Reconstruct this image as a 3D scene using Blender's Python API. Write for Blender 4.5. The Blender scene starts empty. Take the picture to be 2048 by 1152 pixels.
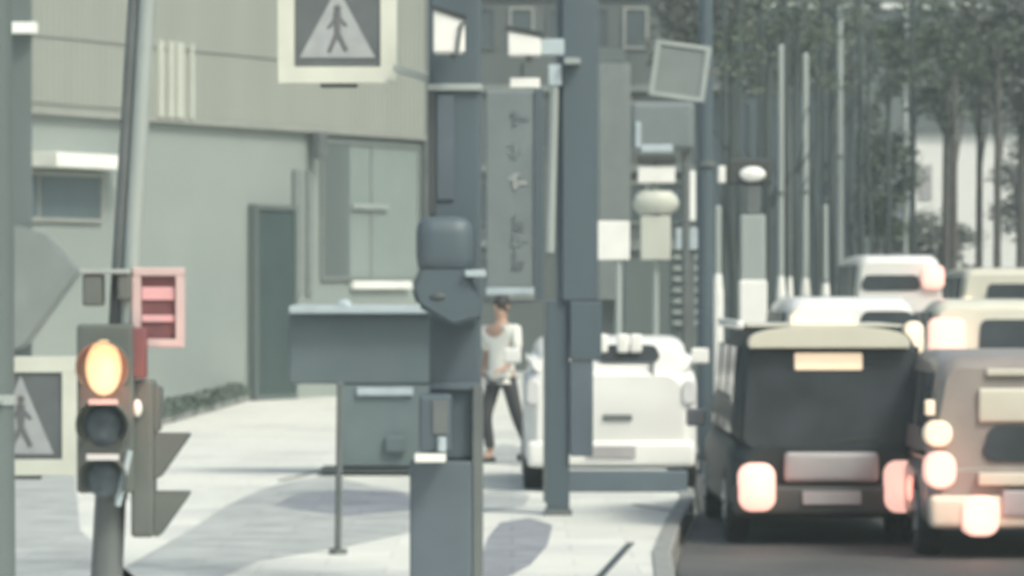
import bpy, bmesh, math, random
from mathutils import Vector, Matrix
random.seed(7)
R = math.radians
S = bpy.context.scene
C = S.collection

# ------------------------------------------------------------------ camera
F = 9000.0            # focal length in pixels of the 2048-wide photograph
CH = 2.0              # camera height above the pavement
cam = bpy.data.cameras.new('camera')
co = bpy.data.objects.new('camera', cam); C.objects.link(co)
co.location = (0, 0, CH); co.rotation_euler = (R(90), 0, 0)
cam.sensor_width = 36; cam.lens = 36 * F / 2048
cam.clip_start = 0.5; cam.clip_end = 3000
cam.dof.use_dof = True; cam.dof.focus_distance = 8.0; cam.dof.aperture_fstop = 13
S.camera = co

# ------------------------------------------------------------------ world, sun, exposure
SUN_EL, SUN_AZ = 50, 138     # sun high, behind the camera on the right
w = bpy.data.worlds.new('World'); S.world = w; w.use_nodes = True
nt = w.node_tree; bg = nt.nodes['Background']
sky = nt.nodes.new('ShaderNodeTexSky'); sky.sky_type = 'NISHITA'; sky.sun_disc = False
sky.sun_elevation = R(SUN_EL); sky.sun_rotation = R(SUN_AZ)
sky.air_density = 1.0; sky.dust_density = 6.0; sky.ozone_density = 1.0
tn = nt.nodes.new('ShaderNodeMixRGB'); tn.blend_type = 'MULTIPLY'; tn.inputs[0].default_value = 1; tn.inputs[2].default_value = (.94, 1, .955, 1)
nt.links.new(sky.outputs[0], tn.inputs[1]); nt.links.new(tn.outputs[0], bg.inputs[0]); bg.inputs[1].default_value = 0.15
sl = bpy.data.lights.new('sun', 'SUN'); sl.energy = 1.7; sl.angle = R(12); sl.color = (.99, 1, .90)
so = bpy.data.objects.new('sun', sl); C.objects.link(so)
sd = Vector((math.sin(R(SUN_AZ)) * math.cos(R(SUN_EL)), math.cos(R(SUN_AZ)) * math.cos(R(SUN_EL)), math.sin(R(SUN_EL))))
so.rotation_euler = sd.to_track_quat('Z', 'Y').to_euler(); so.location = sd * 200
S.view_settings.view_transform = 'Standard'; S.view_settings.look = 'None'
S.view_settings.gamma = 1; S.view_settings.exposure = 0.38; S.view_settings.use_curve_mapping = False

# ------------------------------------------------------------------ materials
def mat(name, rgb, rough=.6, metal=0, var=.12, scale=3, bump=0, spec=.5, dirt=None, dscale=.8, streak=False, coat=0):
    m = bpy.data.materials.new(name); m.use_nodes = True
    n = m.node_tree.nodes; l = m.node_tree.links; b = n['Principled BSDF']
    tc = n.new('ShaderNodeTexCoord'); src = tc.outputs['Object']
    if streak:
        mp = n.new('ShaderNodeMapping'); mp.inputs['Scale'].default_value = (1, 1, .12); l.new(src, mp.inputs[0]); src = mp.outputs[0]
    nz = n.new('ShaderNodeTexNoise'); nz.inputs['Scale'].default_value = scale; nz.inputs['Detail'].default_value = 6
    l.new(src, nz.inputs['Vector'])
    cr = n.new('ShaderNodeValToRGB'); e = cr.color_ramp.elements
    e[0].position = .3; e[1].position = .72
    e[0].color = tuple(max(0, c * (1 - var)) for c in rgb) + (1,)
    e[1].color = tuple(min(1, c * (1 + var)) for c in rgb) + (1,)
    l.new(nz.outputs[0], cr.inputs[0]); out = cr.outputs[0]
    if dirt:
        n2 = n.new('ShaderNodeTexNoise'); n2.inputs['Scale'].default_value = dscale; n2.inputs['Detail'].default_value = 4
        l.new(src, n2.inputs['Vector'])
        r2 = n.new('ShaderNodeValToRGB'); r2.color_ramp.elements[0].position = .5; r2.color_ramp.elements[1].position = .66
        l.new(n2.outputs[0], r2.inputs[0])
        mx = n.new('ShaderNodeMixRGB'); l.new(r2.outputs[0], mx.inputs[0]); l.new(out, mx.inputs[1])
        mx.inputs[2].default_value = tuple(dirt) + (1,); out = mx.outputs[0]
    l.new(out, b.inputs['Base Color'])
    b.inputs['Roughness'].default_value = rough; b.inputs['Metallic'].default_value = metal
    b.inputs['Specular IOR Level'].default_value = spec; b.inputs['Coat Weight'].default_value = coat
    if bump:
        bp = n.new('ShaderNodeBump'); bp.inputs['Strength'].default_value = bump; bp.inputs['Distance'].default_value = .02
        l.new(nz.outputs[0], bp.inputs['Height']); l.new(bp.outputs[0], b.inputs['Normal'])
    return m
def emat(name, rgb, strength):
    m = mat(name, rgb, .3, var=.06, scale=20); b = m.node_tree.nodes['Principled BSDF']
    b.inputs['Emission Color'].default_value = tuple(rgb) + (1,); b.inputs['Emission Strength'].default_value = strength
    return m
M = dict(
 ground=mat('ground_soil', (.20, .20, .19), .9, var=.2, scale=.5),
 pave=mat('pale_paving', (.66, .665, .61), .8, var=.06, scale=6, bump=.2, dirt=(.54, .545, .52), dscale=.5),
 patch=mat('grey_paving', (.40, .42, .41), .75, var=.2, scale=2.2, bump=.2),
 darkpave=mat('darker_paving', (.27, .28, .305), .5, var=.25, scale=3),  # darker grey tone for the ground patches
 kerb=mat('kerb_stone', (.24, .25, .24), .85, var=.15, scale=5, bump=.3),
 asphalt=mat('asphalt', (.055, .06, .06), .8, var=.3, scale=9, bump=.4, dirt=(.09, .092, .09), dscale=.4),
 paint=mat('road_paint', (.7, .7, .68), .7, var=.15, scale=8),
 clad=mat('ribbed_cladding', (.305, .325, .29), .55, var=.05, scale=1.2, streak=True),
 claddark=mat('cladding_seam', (.30, .31, .29), .6, var=.1),
 cladpale=mat('pale_slat', (.50, .52, .46), .5, var=.05),
 wall=mat('render_wall', (.265, .30, .285), .8, var=.06, scale=.6, bump=.1, dirt=(.235, .27, .262), dscale=.3),
 ledge=mat('white_ledge', (.82, .84, .80), .5, var=.05),
 glassdark=mat('dark_glass', (.10, .135, .15), .15, var=.15, scale=.7),
 glassgreen=mat('green_glass', (.24, .29, .275), .25, var=.1, scale=.7),
 doorg=mat('green_grey_door', (.045, .07, .07), .4, var=.1, scale=2),
 blockw=mat('grey_block_wall', (.105, .12, .12), .7, var=.12, scale=.8, dirt=(.085, .10, .105), dscale=.25, streak=True),
 blockd=mat('grey_block_glass', (.075, .095, .105), .25, var=.2, scale=.6),
 blockp=mat('grey_block_trim', (.19, .215, .21), .6, var=.1),
 sidew=mat('dark_side_wall', (.11, .135, .135), .7, var=.12, scale=1, streak=True),
 steel=mat('slate_painted_steel', (.076, .105, .125), .5, var=.14, scale=1.8, streak=True, dirt=(.095, .12, .135), dscale=1.1),
 steel2=mat('slate_box_paint', (.095, .125, .15), .5, var=.14, scale=2, dirt=(.075, .10, .12), dscale=1.3),
 steeld=mat('dark_edge_steel', (.05, .06, .065), .5, var=.15),
 galv=mat('galvanised_steel', (.36, .40, .385), .45, metal=.2, var=.12, scale=3, streak=True),
 galvd=mat('dark_pipe', (.12, .135, .135), .5, var=.15, scale=3),
 white=mat('white_enamel', (.80, .80, .76), .4, var=.05, scale=5),
 signf=mat('pale_sign_frame', (.62, .64, .56), .45, var=.07, scale=4),
 signb=mat('faded_sign_face', (.115, .13, .135), .4, var=.15, scale=5),
 signt=mat('faded_triangle', (.36, .38, .39), .45, var=.12, scale=9),
 signk=mat('sign_black', (.13, .135, .14), .5, var=.15),
 house=mat('signal_housing', (.11, .125, .115), .5, var=.12, scale=4),
 lensoff=mat('unlit_lens', (.09, .115, .135), .2, var=.3, scale=12),
 rim=mat('pale_rim', (.6, .6, .6), .4, var=.05),
 panelf=mat('pinkish_frame', (.56, .43, .42), .4, var=.06),
 panelb=mat('red_grey_panel', (.17, .07, .075), .4, var=.15, scale=6),
 cab=mat('blue_grey_cabinet', (.098, .13, .14), .5, var=.08, scale=1.2, dirt=(.08, .112, .125), dscale=.9),
 cabl=mat('cabinet_lower', (.125, .165, .172), .5, var=.1, scale=2, dirt=(.105, .14, .15), dscale=1.5),
 cabt=mat('cabinet_trim', (.40, .47, .50), .4, var=.12, scale=4),
 board=mat('grey_signboard', (.17, .20, .205), .5, var=.1, scale=2.5),
 glyph=mat('faded_glyphs', (.12, .145, .155), .6, var=.2),
 glyphp=mat('pale_glyph', (.35, .37, .36), .6, var=.1),
 black=mat('black_car_paint', (.028, .036, .038), .5, var=.15, spec=.2),
 wcar=mat('white_car_paint_and_highlight', (.74, .74, .71), .35, var=.03, coat=.3),
 cream=mat('cream_car_paint_and_sheen', (.62, .60, .50), .35, var=.05, coat=.3),
 beige=mat('brown_grey_car_paint', (.27, .24, .22), .4, var=.1, coat=.3),
 glass=mat('car_glass', (.04, .048, .055), .2, var=.35, scale=2.2, spec=.25),
 plastic=mat('grey_plastic', (.36, .345, .35), .5, var=.1),
 pdark=mat('dark_plastic', (.045, .05, .048), .6, var=.15),
 tyre=mat('tyre_rubber', (.03, .03, .03), .8, var=.2),
 alloy=mat('wheel_alloy', (.4, .4, .4), .3, metal=.7, var=.1),
 trunk=mat('dark_trunk_bark', (.05, .065, .065), .85, var=.3, scale=4, streak=True),
 bark=mat('grey_bark', (.09, .085, .08), .9, var=.3, scale=6, bump=.6),
 leafa=mat('leaf_grey_green', (.085, .11, .075), .7, var=.4, scale=1.5),
 leafb=mat('leaf_dull', (.12, .13, .115), .7, var=.4, scale=1.5),
 leafc=mat('leaf_silver', (.20, .21, .20), .6, var=.3, scale=1.5),
 hedge=mat('hedge_leaf', (.10, .13, .11), .7, var=.3, scale=5),
 hill=mat('hill_scrub', (.085, .095, .085), .9, var=.4, scale=.12),
 skin=mat('skin', (.42, .27, .20), .5, var=.05),
 shirt=mat('white_shirt', (.72, .72, .66), .8, var=.05, bump=.3),
 trous=mat('dark_trousers', (.05, .052, .058), .85, var=.15, bump=.3),
 hair=mat('black_hair', (.02, .018, .018), .6, var=.2),
 amber=emat('amber_light', (1, .70, .40), .55),
 amber2=emat('amber_core', (1, .62, .36), 1.1),
 pink=emat('tail_light', (.88, .52, .43), .72),
 red=emat('dim_red_lamp', (.55, .12, .10), .35),
 brake=emat('cream_brake_lamp', (1, .78, .55), .4),
 taxil=emat('roof_lamp', (.95, .80, .60), .3),
 dispb=emat('display_bar', (.60, .33, .34), .16),
)

def joints(m, w_, h_, col, size):
    n = m.node_tree.nodes; l = m.node_tree.links; b = n['Principled BSDF']; src = b.inputs['Base Color'].links[0].from_socket
    tc = n.new('ShaderNodeTexCoord'); br = n.new('ShaderNodeTexBrick'); l.new(tc.outputs['Object'], br.inputs['Vector'])
    br.inputs['Scale'].default_value = 1; br.inputs['Brick Width'].default_value = w_; br.inputs['Row Height'].default_value = h_; br.inputs['Mortar Size'].default_value = size
    br.inputs['Color1'].default_value = (1, 1, 1, 1); br.inputs['Color2'].default_value = (.90, .905, .91, 1); br.inputs['Mortar'].default_value = col + (1,)
    mx = n.new('ShaderNodeMixRGB'); mx.blend_type = 'MULTIPLY'; mx.inputs[0].default_value = 1
    l.new(src, mx.inputs[1]); l.new(br.outputs['Color'], mx.inputs[2]); l.new(mx.outputs[0], b.inputs['Base Color'])
joints(M['pave'], .9, .9, (.78, .79, .79), .009)
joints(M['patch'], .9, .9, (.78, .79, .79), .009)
joints(M['darkpave'], .9, .9, (.7, .7, .7), .012)

# ------------------------------------------------------------------ helpers
def X(px, D): return (px - 1024) * D / F
def Z(py, D): return CH - (py - 576) * D / F
def G(px, py, z=0):
    D = (CH - z) * F / (py - 576); return (X(px, D), D, z)
def tag(o, label=None, cat=None, group=None, kind=None):
    for k, v in (('label', label), ('category', cat), ('group', group), ('kind', kind)):
        if v: o[k] = v
    return o
def thing(name, label, cat, loc=(0, 0, 0), rz=0, group=None):
    o = bpy.data.objects.new(name, None); C.objects.link(o); o.empty_display_size = .3
    o.location = loc; o.rotation_euler = (0, 0, rz)
    return tag(o, label, cat, group)
class MB:
    def __init__(s): s.b = bmesh.new()
    def box(s, x0, x1, y0, y1, z0, z1, bev=0, rot=None, piv=None):
        m = bmesh.new(); r = bmesh.ops.create_cube(m, size=1)
        for v in m.verts: v.co = Vector(((x0 + x1) / 2 + v.co.x * (x1 - x0), (y0 + y1) / 2 + v.co.y * (y1 - y0), (z0 + z1) / 2 + v.co.z * (z1 - z0)))
        if bev: bmesh.ops.bevel(m, geom=m.edges[:], offset=bev, segments=3, affect='EDGES', profile=.6)
        return s._add(m, rot, piv)
    def _add(s, m, rot=None, piv=None):
        if rot is not None:
            p = Vector(piv or (0, 0, 0)); T = Matrix.Translation(p) @ rot @ Matrix.Translation(-p)
            bmesh.ops.transform(m, matrix=T, verts=m.verts)
        me = bpy.data.meshes.new('t'); m.to_mesh(me); m.free(); s.b.from_mesh(me); bpy.data.meshes.remove(me); return s
    def tube(s, p0, p1, r0, r1=None, n=20):
        r1 = r0 if r1 is None else r1; p0 = Vector(p0); p1 = Vector(p1); d = p1 - p0
        m = bmesh.new(); bmesh.ops.create_cone(m, cap_ends=True, segments=n, radius1=r0, radius2=r1, depth=d.length)
        T = Matrix.Translation((p0 + p1) / 2) @ d.to_track_quat('Z', 'Y').to_matrix().to_4x4()
        bmesh.ops.transform(m, matrix=T, verts=m.verts); return s._add(m)
    def ball(s, c, r, sc=(1, 1, 1), n=16):
        m = bmesh.new(); bmesh.ops.create_uvsphere(m, u_segments=n, v_segments=n // 2 + 2, radius=r)
        for v in m.verts: v.co = Vector((c[0] + v.co.x * sc[0], c[1] + v.co.y * sc[1], c[2] + v.co.z * sc[2]))
        return s._add(m)
    def prism(s, pts, y0, y1, bev=0):          # outline in x,z extruded along y
        m = bmesh.new(); a = [m.verts.new((x, y0, z)) for x, z in pts]; c = [m.verts.new((x, y1, z)) for x, z in pts]
        m.faces.new(a); m.faces.new(c[::-1]); n = len(pts)
        for i in range(n): m.faces.new((a[i], c[i], c[(i + 1) % n], a[(i + 1) % n]))
        bmesh.ops.recalc_face_normals(m, faces=m.faces)
        if bev: bmesh.ops.bevel(m, geom=m.edges[:], offset=bev, segments=2, affect='EDGES')
        return s._add(m)
    def frame(s, x0, x1, z0, z1, t, y0, y1, bev=0):
        s.box(x0, x1, y0, y1, z1 - t, z1, bev); s.box(x0, x1, y0, y1, z0, z0 + t, bev)
        s.box(x0, x0 + t, y0 + .001, y1 - .001, z0 + t, z1 - t); s.box(x1 - t, x1, y0 + .001, y1 - .001, z0 + t, z1 - t); return s
    def loft(s, secs):                         # secs: list of equal-length closed loops of points
        b = s.b; L = [[b.verts.new(p) for p in q] for q in secs]; n = len(L[0])
        for a, c in zip(L, L[1:]):
            for i in range(n): b.faces.new((a[i], a[(i + 1) % n], c[(i + 1) % n], c[i]))
        b.faces.new(L[0][::-1]); b.faces.new(L[-1]); return s
    def build(s, name, m, parent=None, smooth=False):
        bmesh.ops.recalc_face_normals(s.b, faces=s.b.faces)
        me = bpy.data.meshes.new(name); s.b.to_mesh(me); s.b.free(); me.materials.append(m)
        if smooth:
            me.polygons.foreach_set('use_smooth', [True] * len(me.polygons))
            try: me.set_sharp_from_angle(angle=R(38))
            except Exception: pass
        o = bpy.data.objects.new(name, me); C.objects.link(o)
        if parent: o.parent = parent
        return o
class Fr:                                      # local frame of a thing whose front stands at distance D, column px
    def __init__(s, px, D, zb=0): s.px, s.D, s.zb, s.s = px, D, zb, F / D
    def x(s, px): return (px - s.px) / s.s
    def z(s, py): return Z(py, s.D) - s.zb
    def loc(s): return (X(s.px, s.D), s.D, s.zb)
    def box(s, b, x0, x1, y0, y1, d0, d1, bev=0): return b.box(s.x(x0), s.x(x1), d0, d1, s.z(y1), s.z(y0), bev)
def sheet(name, pts, z, m, th=None):
    b = bmesh.new(); v = [b.verts.new((p[0], p[1], z)) for p in pts]; f = b.faces.new(v)
    bmesh.ops.recalc_face_normals(b, faces=b.faces)
    if f.normal.z < 0: f.normal_flip()
    if th:
        r = bmesh.ops.extrude_face_region(b, geom=[f])
        for e in r['geom']:
            if isinstance(e, bmesh.types.BMVert): e.co.z -= th
        bmesh.ops.recalc_face_normals(b, faces=b.faces)
    bmesh.ops.triangulate(b, faces=b.faces)
    me = bpy.data.meshes.new(name); b.to_mesh(me); b.free(); me.materials.append(m)
    o = bpy.data.objects.new(name, me); C.objects.link(o); o['kind'] = 'structure'; return o

# ------------------------------------------------------------------ ground, pavement, road
ROAD = -0.12
sheet('ground', [(-400, -60), (400, -60), (400, 900), (-400, 900)], -.16, M['ground'])
edge = [(.95, 12), (1.05, 28), (1.20, 34), (1.45, 38.5), (1.75, 43), (1.90, 48), (2.05, 60), (2.3, 90), (2.9, 150), (4, 320)]
sheet('road', [(60, 8)] + [(.6, 8)] + [(x + .05, y) for x, y in edge] + [(60, 320)], ROAD, M['asphalt'])
sheet('pavement', [(-60, 5), (.6, 5)] + [(x - .14, y) for x, y in edge] + [(-60, 320)], 0, M['pave'], th=.15)
kb = MB()
for (xa, ya), (xb, yb) in zip(edge, edge[1:]):
    n = max(1, int((yb - ya) / 1.0))
    for i in range(n):
        t0, t1 = i / n, (i + 1) / n - .006 / (yb - ya)
        p = [(xa + (xb - xa) * t, ya + (yb - ya) * t) for t in (t0, t1)]
        kb.loft([[(x - .138, y, -.14), (x, y, -.14), (x, y, .004), (x - .02, y, .018), (x - .138, y, .018)] for x, y in p])
o = kb.build('kerb', M['kerb']); o['kind'] = 'structure'
# paler / darker paved areas with their own outlines
def gpatch(name, pix, z, m): sheet(name, [G(a, b, z)[:2] for a, b in pix], z, m)
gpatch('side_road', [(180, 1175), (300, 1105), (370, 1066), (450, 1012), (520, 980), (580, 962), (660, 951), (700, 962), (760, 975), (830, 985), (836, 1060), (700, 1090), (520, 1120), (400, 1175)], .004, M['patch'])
gpatch('grey_paving', [(545, 1010), (600, 985), (690, 978), (800, 984), (835, 1000), (820, 1020), (690, 1030)], .008, M['darkpave'])
gpatch('darker_paving', [(955, 985), (1010, 978), (1060, 990), (1050, 1010), (1000, 1020), (958, 1025)], .004, M['patch'])
gpatch('darker_paving', [(975, 1075), (1000, 1045), (1060, 1035), (1105, 1050), (1095, 1090), (1060, 1130), (1000, 1160), (950, 1165)], .004, M['darkpave'])
gpatch('darker_paving', [(960, 900), (1010, 888), (1085, 905), (1088, 925), (1040, 932), (965, 925)], .004, M['patch'])
gpatch('darker_paving', [(-60, 945), (150, 948), (160, 1060), (300, 1180), (-60, 1180)], .004, M['patch'])
# joints between paving slabs
jb = MB()
for (a, b2) in (((1262, 1086), (1185, 1170)), ((640, 943), (560, 962)), ((1270, 1010), (1395, 1030))):
    p, q = Vector(G(*a)), Vector(G(*b2)); d = (q - p).normalized(); n = Vector((-d.y, d.x, 0)) * .03
    jb.loft([[tuple(p - n + Vector((0, 0, .001))), tuple(p + n + Vector((0, 0, .001))), tuple(p + n + Vector((0, 0, .006))), tuple(p - n + Vector((0, 0, .006)))],
             [tuple(q - n + Vector((0, 0, .001))), tuple(q + n + Vector((0, 0, .001))), tuple(q + n + Vector((0, 0, .006))), tuple(q - n + Vector((0, 0, .006)))]])
o = jb.build('paving_joint', M['steeld']); o['kind'] = 'structure'
lm = MB()
for i in range(14):
    y = 30 + i * 9; lm.box(4.36 + y * .004, 4.50 + y * .004, y, y + 4, ROAD + .002, ROAD + .006)
o = lm.build('lane_marking', M['paint']); o['kind'] = 'structure'
# distant rise closing the street
hb = MB(); ring = []
for j in range(14):
    row = []
    for i in range(41):
        x = -160 + i * 8; t = j / 13
        row.append(hb.b.verts.new((x, 300 + t * 120, -.2 + 34 * math.sin(t * math.pi / 2) * (.8 + .2 * math.sin(x * .06) + .12 * math.sin(x * .17 + j)))))
    ring.append(row)
for a, c in zip(ring, ring[1:]):
    for i in range(40): hb.b.faces.new((a[i], a[i + 1], c[i + 1], c[i]))
o = hb.build('hills', M['hill'], smooth=True); o['kind'] = 'structure'

# ------------------------------------------------------------------ left office building
AX, AY, DX, DY = -7.82, 73.0, .4195, .9078
def fa(px, py):
    k = (px - 1024) / F; u = (k * AY - AX) / (DX - k * DY); D = AY + u * DY
    return u, CH - (py - 576) * D / F
B = thing('office_building', 'pale grey building with ribbed upper cladding and white window ledges on the left', 'building', (AX, AY, 0), math.atan2(DY, DX))
U0 = fa(-120, 0)[0]; U1 = fa(848, 0)[0]
zb = fa(300, 240)[1]
wl = MB(); wl.box(U0, U1, .02, 9, 0, zb + .05)
wl.build('wall', M['wall'], B)
cl = MB(); cl.box(U0, U1 + .04, -.10, 9, zb + .052, 13)
k = 0; u = U0 + .06
while u < U1 - .1:
    cl.box(u, u + .07, -.112, -.1, zb + .08, 12.9); u += .19
cl.build('cladding', M['clad'], B)
sm = MB()
for py in (72, 205): z = fa(100, py)[1]; sm.box(U0, fa(250, 0)[0] if py == 205 else U1, -.135, -.1, z - .02, z + .02)
sm.box(U0, U1, -.13, .02, zb - .03, zb + .05)
sm.build('cladding_seam', M['claddark'], B)
for p0, p1 in ((302, 312), (322, 332), (338, 352), (366, 372)):
    s_ = MB(); s_.box(fa(p0, 0)[0], fa(p1, 0)[0], -.17, -.1, fa(330, 236)[1], fa(330, 84)[1], .01); s_.build('slat', M['cladpale'], B)
def fwin(x0, x1, y0, y1, gm, sill=None, fr=.06, fm='claddark'):
    pm = (x0 + x1) / 2; u0, u1 = fa(x0, 0)[0], fa(x1, 0)[0]; z1, z0 = fa(pm, y0)[1], fa(pm, y1)[1]
    f = MB(); f.frame(u0, u1, z0, z1, fr, -.05, .019); fo = f.build('window', M[fm], B)
    g = MB(); g.box(u0 + fr, u1 - fr, -.015, .018, z0 + fr, z1 - fr); g.build('pane', M[gm], fo)
    g = MB(); um = (u0 + u1) / 2; g.box(um - .02, um + .02, -.04, -.016, z0 + fr, z1 - fr); g.build('mullion', M[fm], fo)
    return fo
fwin(-60, 202, 342, 442, 'glassdark')
l_ = MB(); l_.box(fa(56, 0)[0], fa(217, 0)[0], -.55, 0, fa(120, 337)[1], fa(120, 308)[1], .02); l_.build('ledge', M['ledge'], B)
fwin(640, 836, 285, 560, 'glassgreen', fm='blockp')
l_ = MB(); l_.box(fa(700, 0)[0], fa(815, 0)[0], -.10, 0, fa(750, 578)[1], fa(750, 562)[1], .02); l_.build('ledge', M['ledge'], B)
l_ = MB(); l_.box(fa(700, 0)[0], fa(770, 0)[0], -.09, -.0161, fa(750, 420)[1], fa(750, 409)[1], .01); l_.build('ledge', M['galv'], B)
b_ = MB(); b_.box(fa(640, 0)[0], fa(697, 0)[0], -.03, -.0155, fa(670, 555)[1], fa(670, 290)[1]); b_.build('blind', M['sidew'], B)
# door
u0, u1 = fa(501, 0)[0], fa(576, 0)[0]; zt = fa(540, 421)[1]
d = MB(); d.box(u0, u1, -.12, .015, .01, zt, .02); do = d.build('door', M['doorg'], B)
d = MB(); d.frame(u0 - .08, u1 + .08, .005, zt + .1, .09, -.16, -.0); d.build('door_frame', M['sidew'], do)
d = MB(); d.tube((u1 - .3, -.2, 1.0), (u1 - .3, -.2, 1.35), .02); d.build('handle', M['galv'], do)
b_ = MB(); b_.box(fa(612, 0)[0], fa(628, 0)[0], -.3, -.13, fa(620, 318)[1], fa(620, 264)[1], .03); b_.build('wall_lamp', M['galvd'], B)
dp = MB(); dp.tube((U1 - .12, -.1, 0), (U1 - .12, -.1, 9), .06); dp.build('downpipe', M['galvd'], B)
db = MB()
for q, (a, c2) in enumerate(((585, 600), (612, 622))): db.box(fa(a, 0)[0], fa(c2, 0)[0], -.06, .015, fa(600, 590)[1], fa(600, 340)[1], .01)
db.build('wall_rib', M['blockp'], B)
rf = MB(); rf.box(U0 - .1, U1 + .1, -.2, 9.1, 13.001, 13.3); rf.build('roof', M['blockw'], B)

# ------------------------------------------------------------------ dark neighbouring building at the left edge
f = Fr(-150, 62); NB = thing('side_building', 'dark grey-green building cut by the left edge with a pointed awning', 'building', f.loc())
xr = X(62, 68.6) - X(-150, 62); b_ = MB(); b_.loft([[(f.x(-420), 0, z_), (f.x(64), 0, z_), (xr, 6.6, z_), (f.x(-420), 6.6, z_)] for z_ in (0, 9)]); b_.build('wall', M['sidew'], NB)
b_ = MB(); f.box(b_, -420, 76, 46, 68, -.25, 0, .01); b_.build('ledge', M['ledge'], NB)
b_ = MB(); f.box(b_, 12, 40, 490, 570, -.04, 0); b_.build('window', M['galvd'], NB)
b_ = MB(); f.box(b_, 50, 62, 480, 530, -.09, 0, .01); b_.build('shutter', M['galv'], NB)
b_ = MB(); f.box(b_, 0, 10, 500, 570, -.09, 0, .01); b_.build('shutter', M['galv'], NB)
aw = MB(); aw.prism([(f.x(40), f.z(452)), (f.x(100), f.z(470)), (f.x(166), f.z(545)), (f.x(60), f.z(690)), (f.x(40), f.z(700))], -.9, -.01, .02); aw.build('awning', M['blockp'], NB)
# near utility pole at the left edge
f = Fr(-20, 27); UP = thing('utility_pole', 'dark near pole cut off by the left edge beside the lower crossing sign', 'pole', f.loc())
b_ = MB(); b_.tube((0, 0, 0), (f.x(-28), 0, 9), .155, .12, 28); b_.build('pole', M['sidew'], UP, True)
b_ = MB(); b_.tube((0, 0, 1.3), (0, 0, 1.36), .163); b_.tube((0.02, -.15, 1.33), (.10, -.17, 1.33), .03); b_.build('clamp', M['galv'], UP, True)

# low hedge at the foot of the office building
def leaves(mb, c, rad, n, size, flat=1):
    for _ in range(n):
        while True:
            p = Vector((random.uniform(-1, 1), random.uniform(-1, 1), random.uniform(-1, 1)))
            if p.length < 1: break
        p = Vector((c[0] + p.x * rad[0], c[1] + p.y * rad[1], c[2] + p.z * rad[2]))
        q = Matrix.Rotation(random.uniform(0, 6.28), 3, 'Z') @ Matrix.Rotation(random.uniform(0, 3.14), 3, 'X')
        s = size * random.uniform(.6, 1.3)
        mb.b.faces.new([mb.b.verts.new(p + q @ Vector(v)) for v in ((-s, 0, 0), (0, -s * .5, 0), (s, 0, 0), (0, s * .5, 0))])
g0, g1 = Vector(G(300, 852)), Vector(G(498, 797))
H = thing('low_hedge', 'low dark hedge at the foot of the pale building left of its door', 'hedge', tuple((g0 + g1) / 2), math.atan2((g1 - g0).y, (g1 - g0).x))
hl = (g1 - g0).length
hb = MB()
for i in range(40): leaves(hb, (-hl / 2 + hl * i / 39, 0, .16 + .05 * math.sin(i)), (.35, .22, .15), 110, .05)
hb.build('foliage', M['hedge'], H)
pb = MB(); pb.box(-hl / 2, hl / 2, -.16, .16, .0, .1, .02); pb.build('edging', M['kerb'], H)

# ------------------------------------------------------------------ block behind the columns
f = Fr(1120, 108); BB = thing('grey_block', 'dull grey block with floor bands closing the view behind the dark columns', 'building', f.loc())
b_ = MB(); b_.box(f.x(760), f.x(1470), 0, 14, 0, 14); b_.build('wall', M['blockw'], BB)
for i, py in enumerate((-20, 170, 330, 480)):
    b_ = MB(); f.box(b_, 758, 1472, py, py + 14, -.12, 0); b_.build('floor_band', M['blockp'], BB)
    for j in range(9):
        if (i * 7 + j * 5) % 6 == 5: continue
        px = 790 + j * 76; w_ = MB(); w_.frame(f.x(px), f.x(px + 50), f.z(py + 118), f.z(py + 34), .06, -.06, -.0); wo = w_.build('window', M['claddark' if j % 3 == 0 else 'blockw'], BB)
        w_ = MB(); w_.box(f.x(px) + .061, f.x(px + 50) - .061, -.02, -.001, f.z(py + 118) + .061, f.z(py + 34) - .061); w_.build('pane', M['blockd'], wo)
b_ = MB(); f.box(b_, 1196, 1260, 128, 600, -.5, -.121, .03); b_.build('pilaster', M['blockp'], BB)
b_ = MB(); f.box(b_, 1196, 1250, 100, 127, -.4, -.121, .03); b_.build('pilaster_cap', M['sidew'], BB)
f2 = Fr(1370, 92); LV = thing('louvred_kiosk', 'small dark green-grey kiosk with horizontal louvres left of the pole row', 'kiosk', f2.loc())
b_ = MB(); b_.box(f2.x(1250), f2.x(1398), 0, 2, 0, f2.z(500)); b_.build('wall', M['sidew'], LV)
b_ = MB()
for py in range(510, 660, 22): f2.box(b_, 1346, 1396, py, py + 9, -.1, -.0, .01)
b_.build('louvre', M['galv'], LV)
b_ = MB(); f2.box(b_, 1243, 1402, 492, 500, -.1, 2.1); b_.build('roof', M['blockp'], LV)

# far buildings on the right
f = Fr(1750, 215); FB = thing('far_block', 'long dark grey far building behind the tree crowns on the right', 'building', f.loc())
b_ = MB(); b_.box(f.x(1380), f.x(2400), 0, 12, -.16, 17); b_.build('wall', M['blockw'], FB)
b_ = MB(); f.box(b_, 1380, 2400, 8, 18, -.3, -.0); b_.build('floor_band', M['ledge'], FB)
for j in range(16):
    w_ = MB(); f.box(w_, 1450 + j * 42, 1472 + j * 42, 60, 130, -.05, 0); w_.build('window', M['blockd'], FB)
f = Fr(1910, 172); PB = thing('pale_house', 'bright pale house glimpsed between the dark tree trunks', 'house', f.loc())
b_ = MB(); b_.box(f.x(1822), f.x(2040), 0, 6, 0, f.z(262)); b_.build('wall', M['white'], PB)
b_ = MB(); b_.prism([(f.x(1812), f.z(262)), (f.x(2050), f.z(262)), (f.x(1990), f.z(215)), (f.x(1860), f.z(215))], -.3, 6.3); b_.build('roof', M['blockw'], PB)
for a in (1838,):
    w_ = MB(); f.box(w_, a, a + 26, 330, 400, -.05, .0); w_.build('window', M['plastic'], PB)

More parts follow.
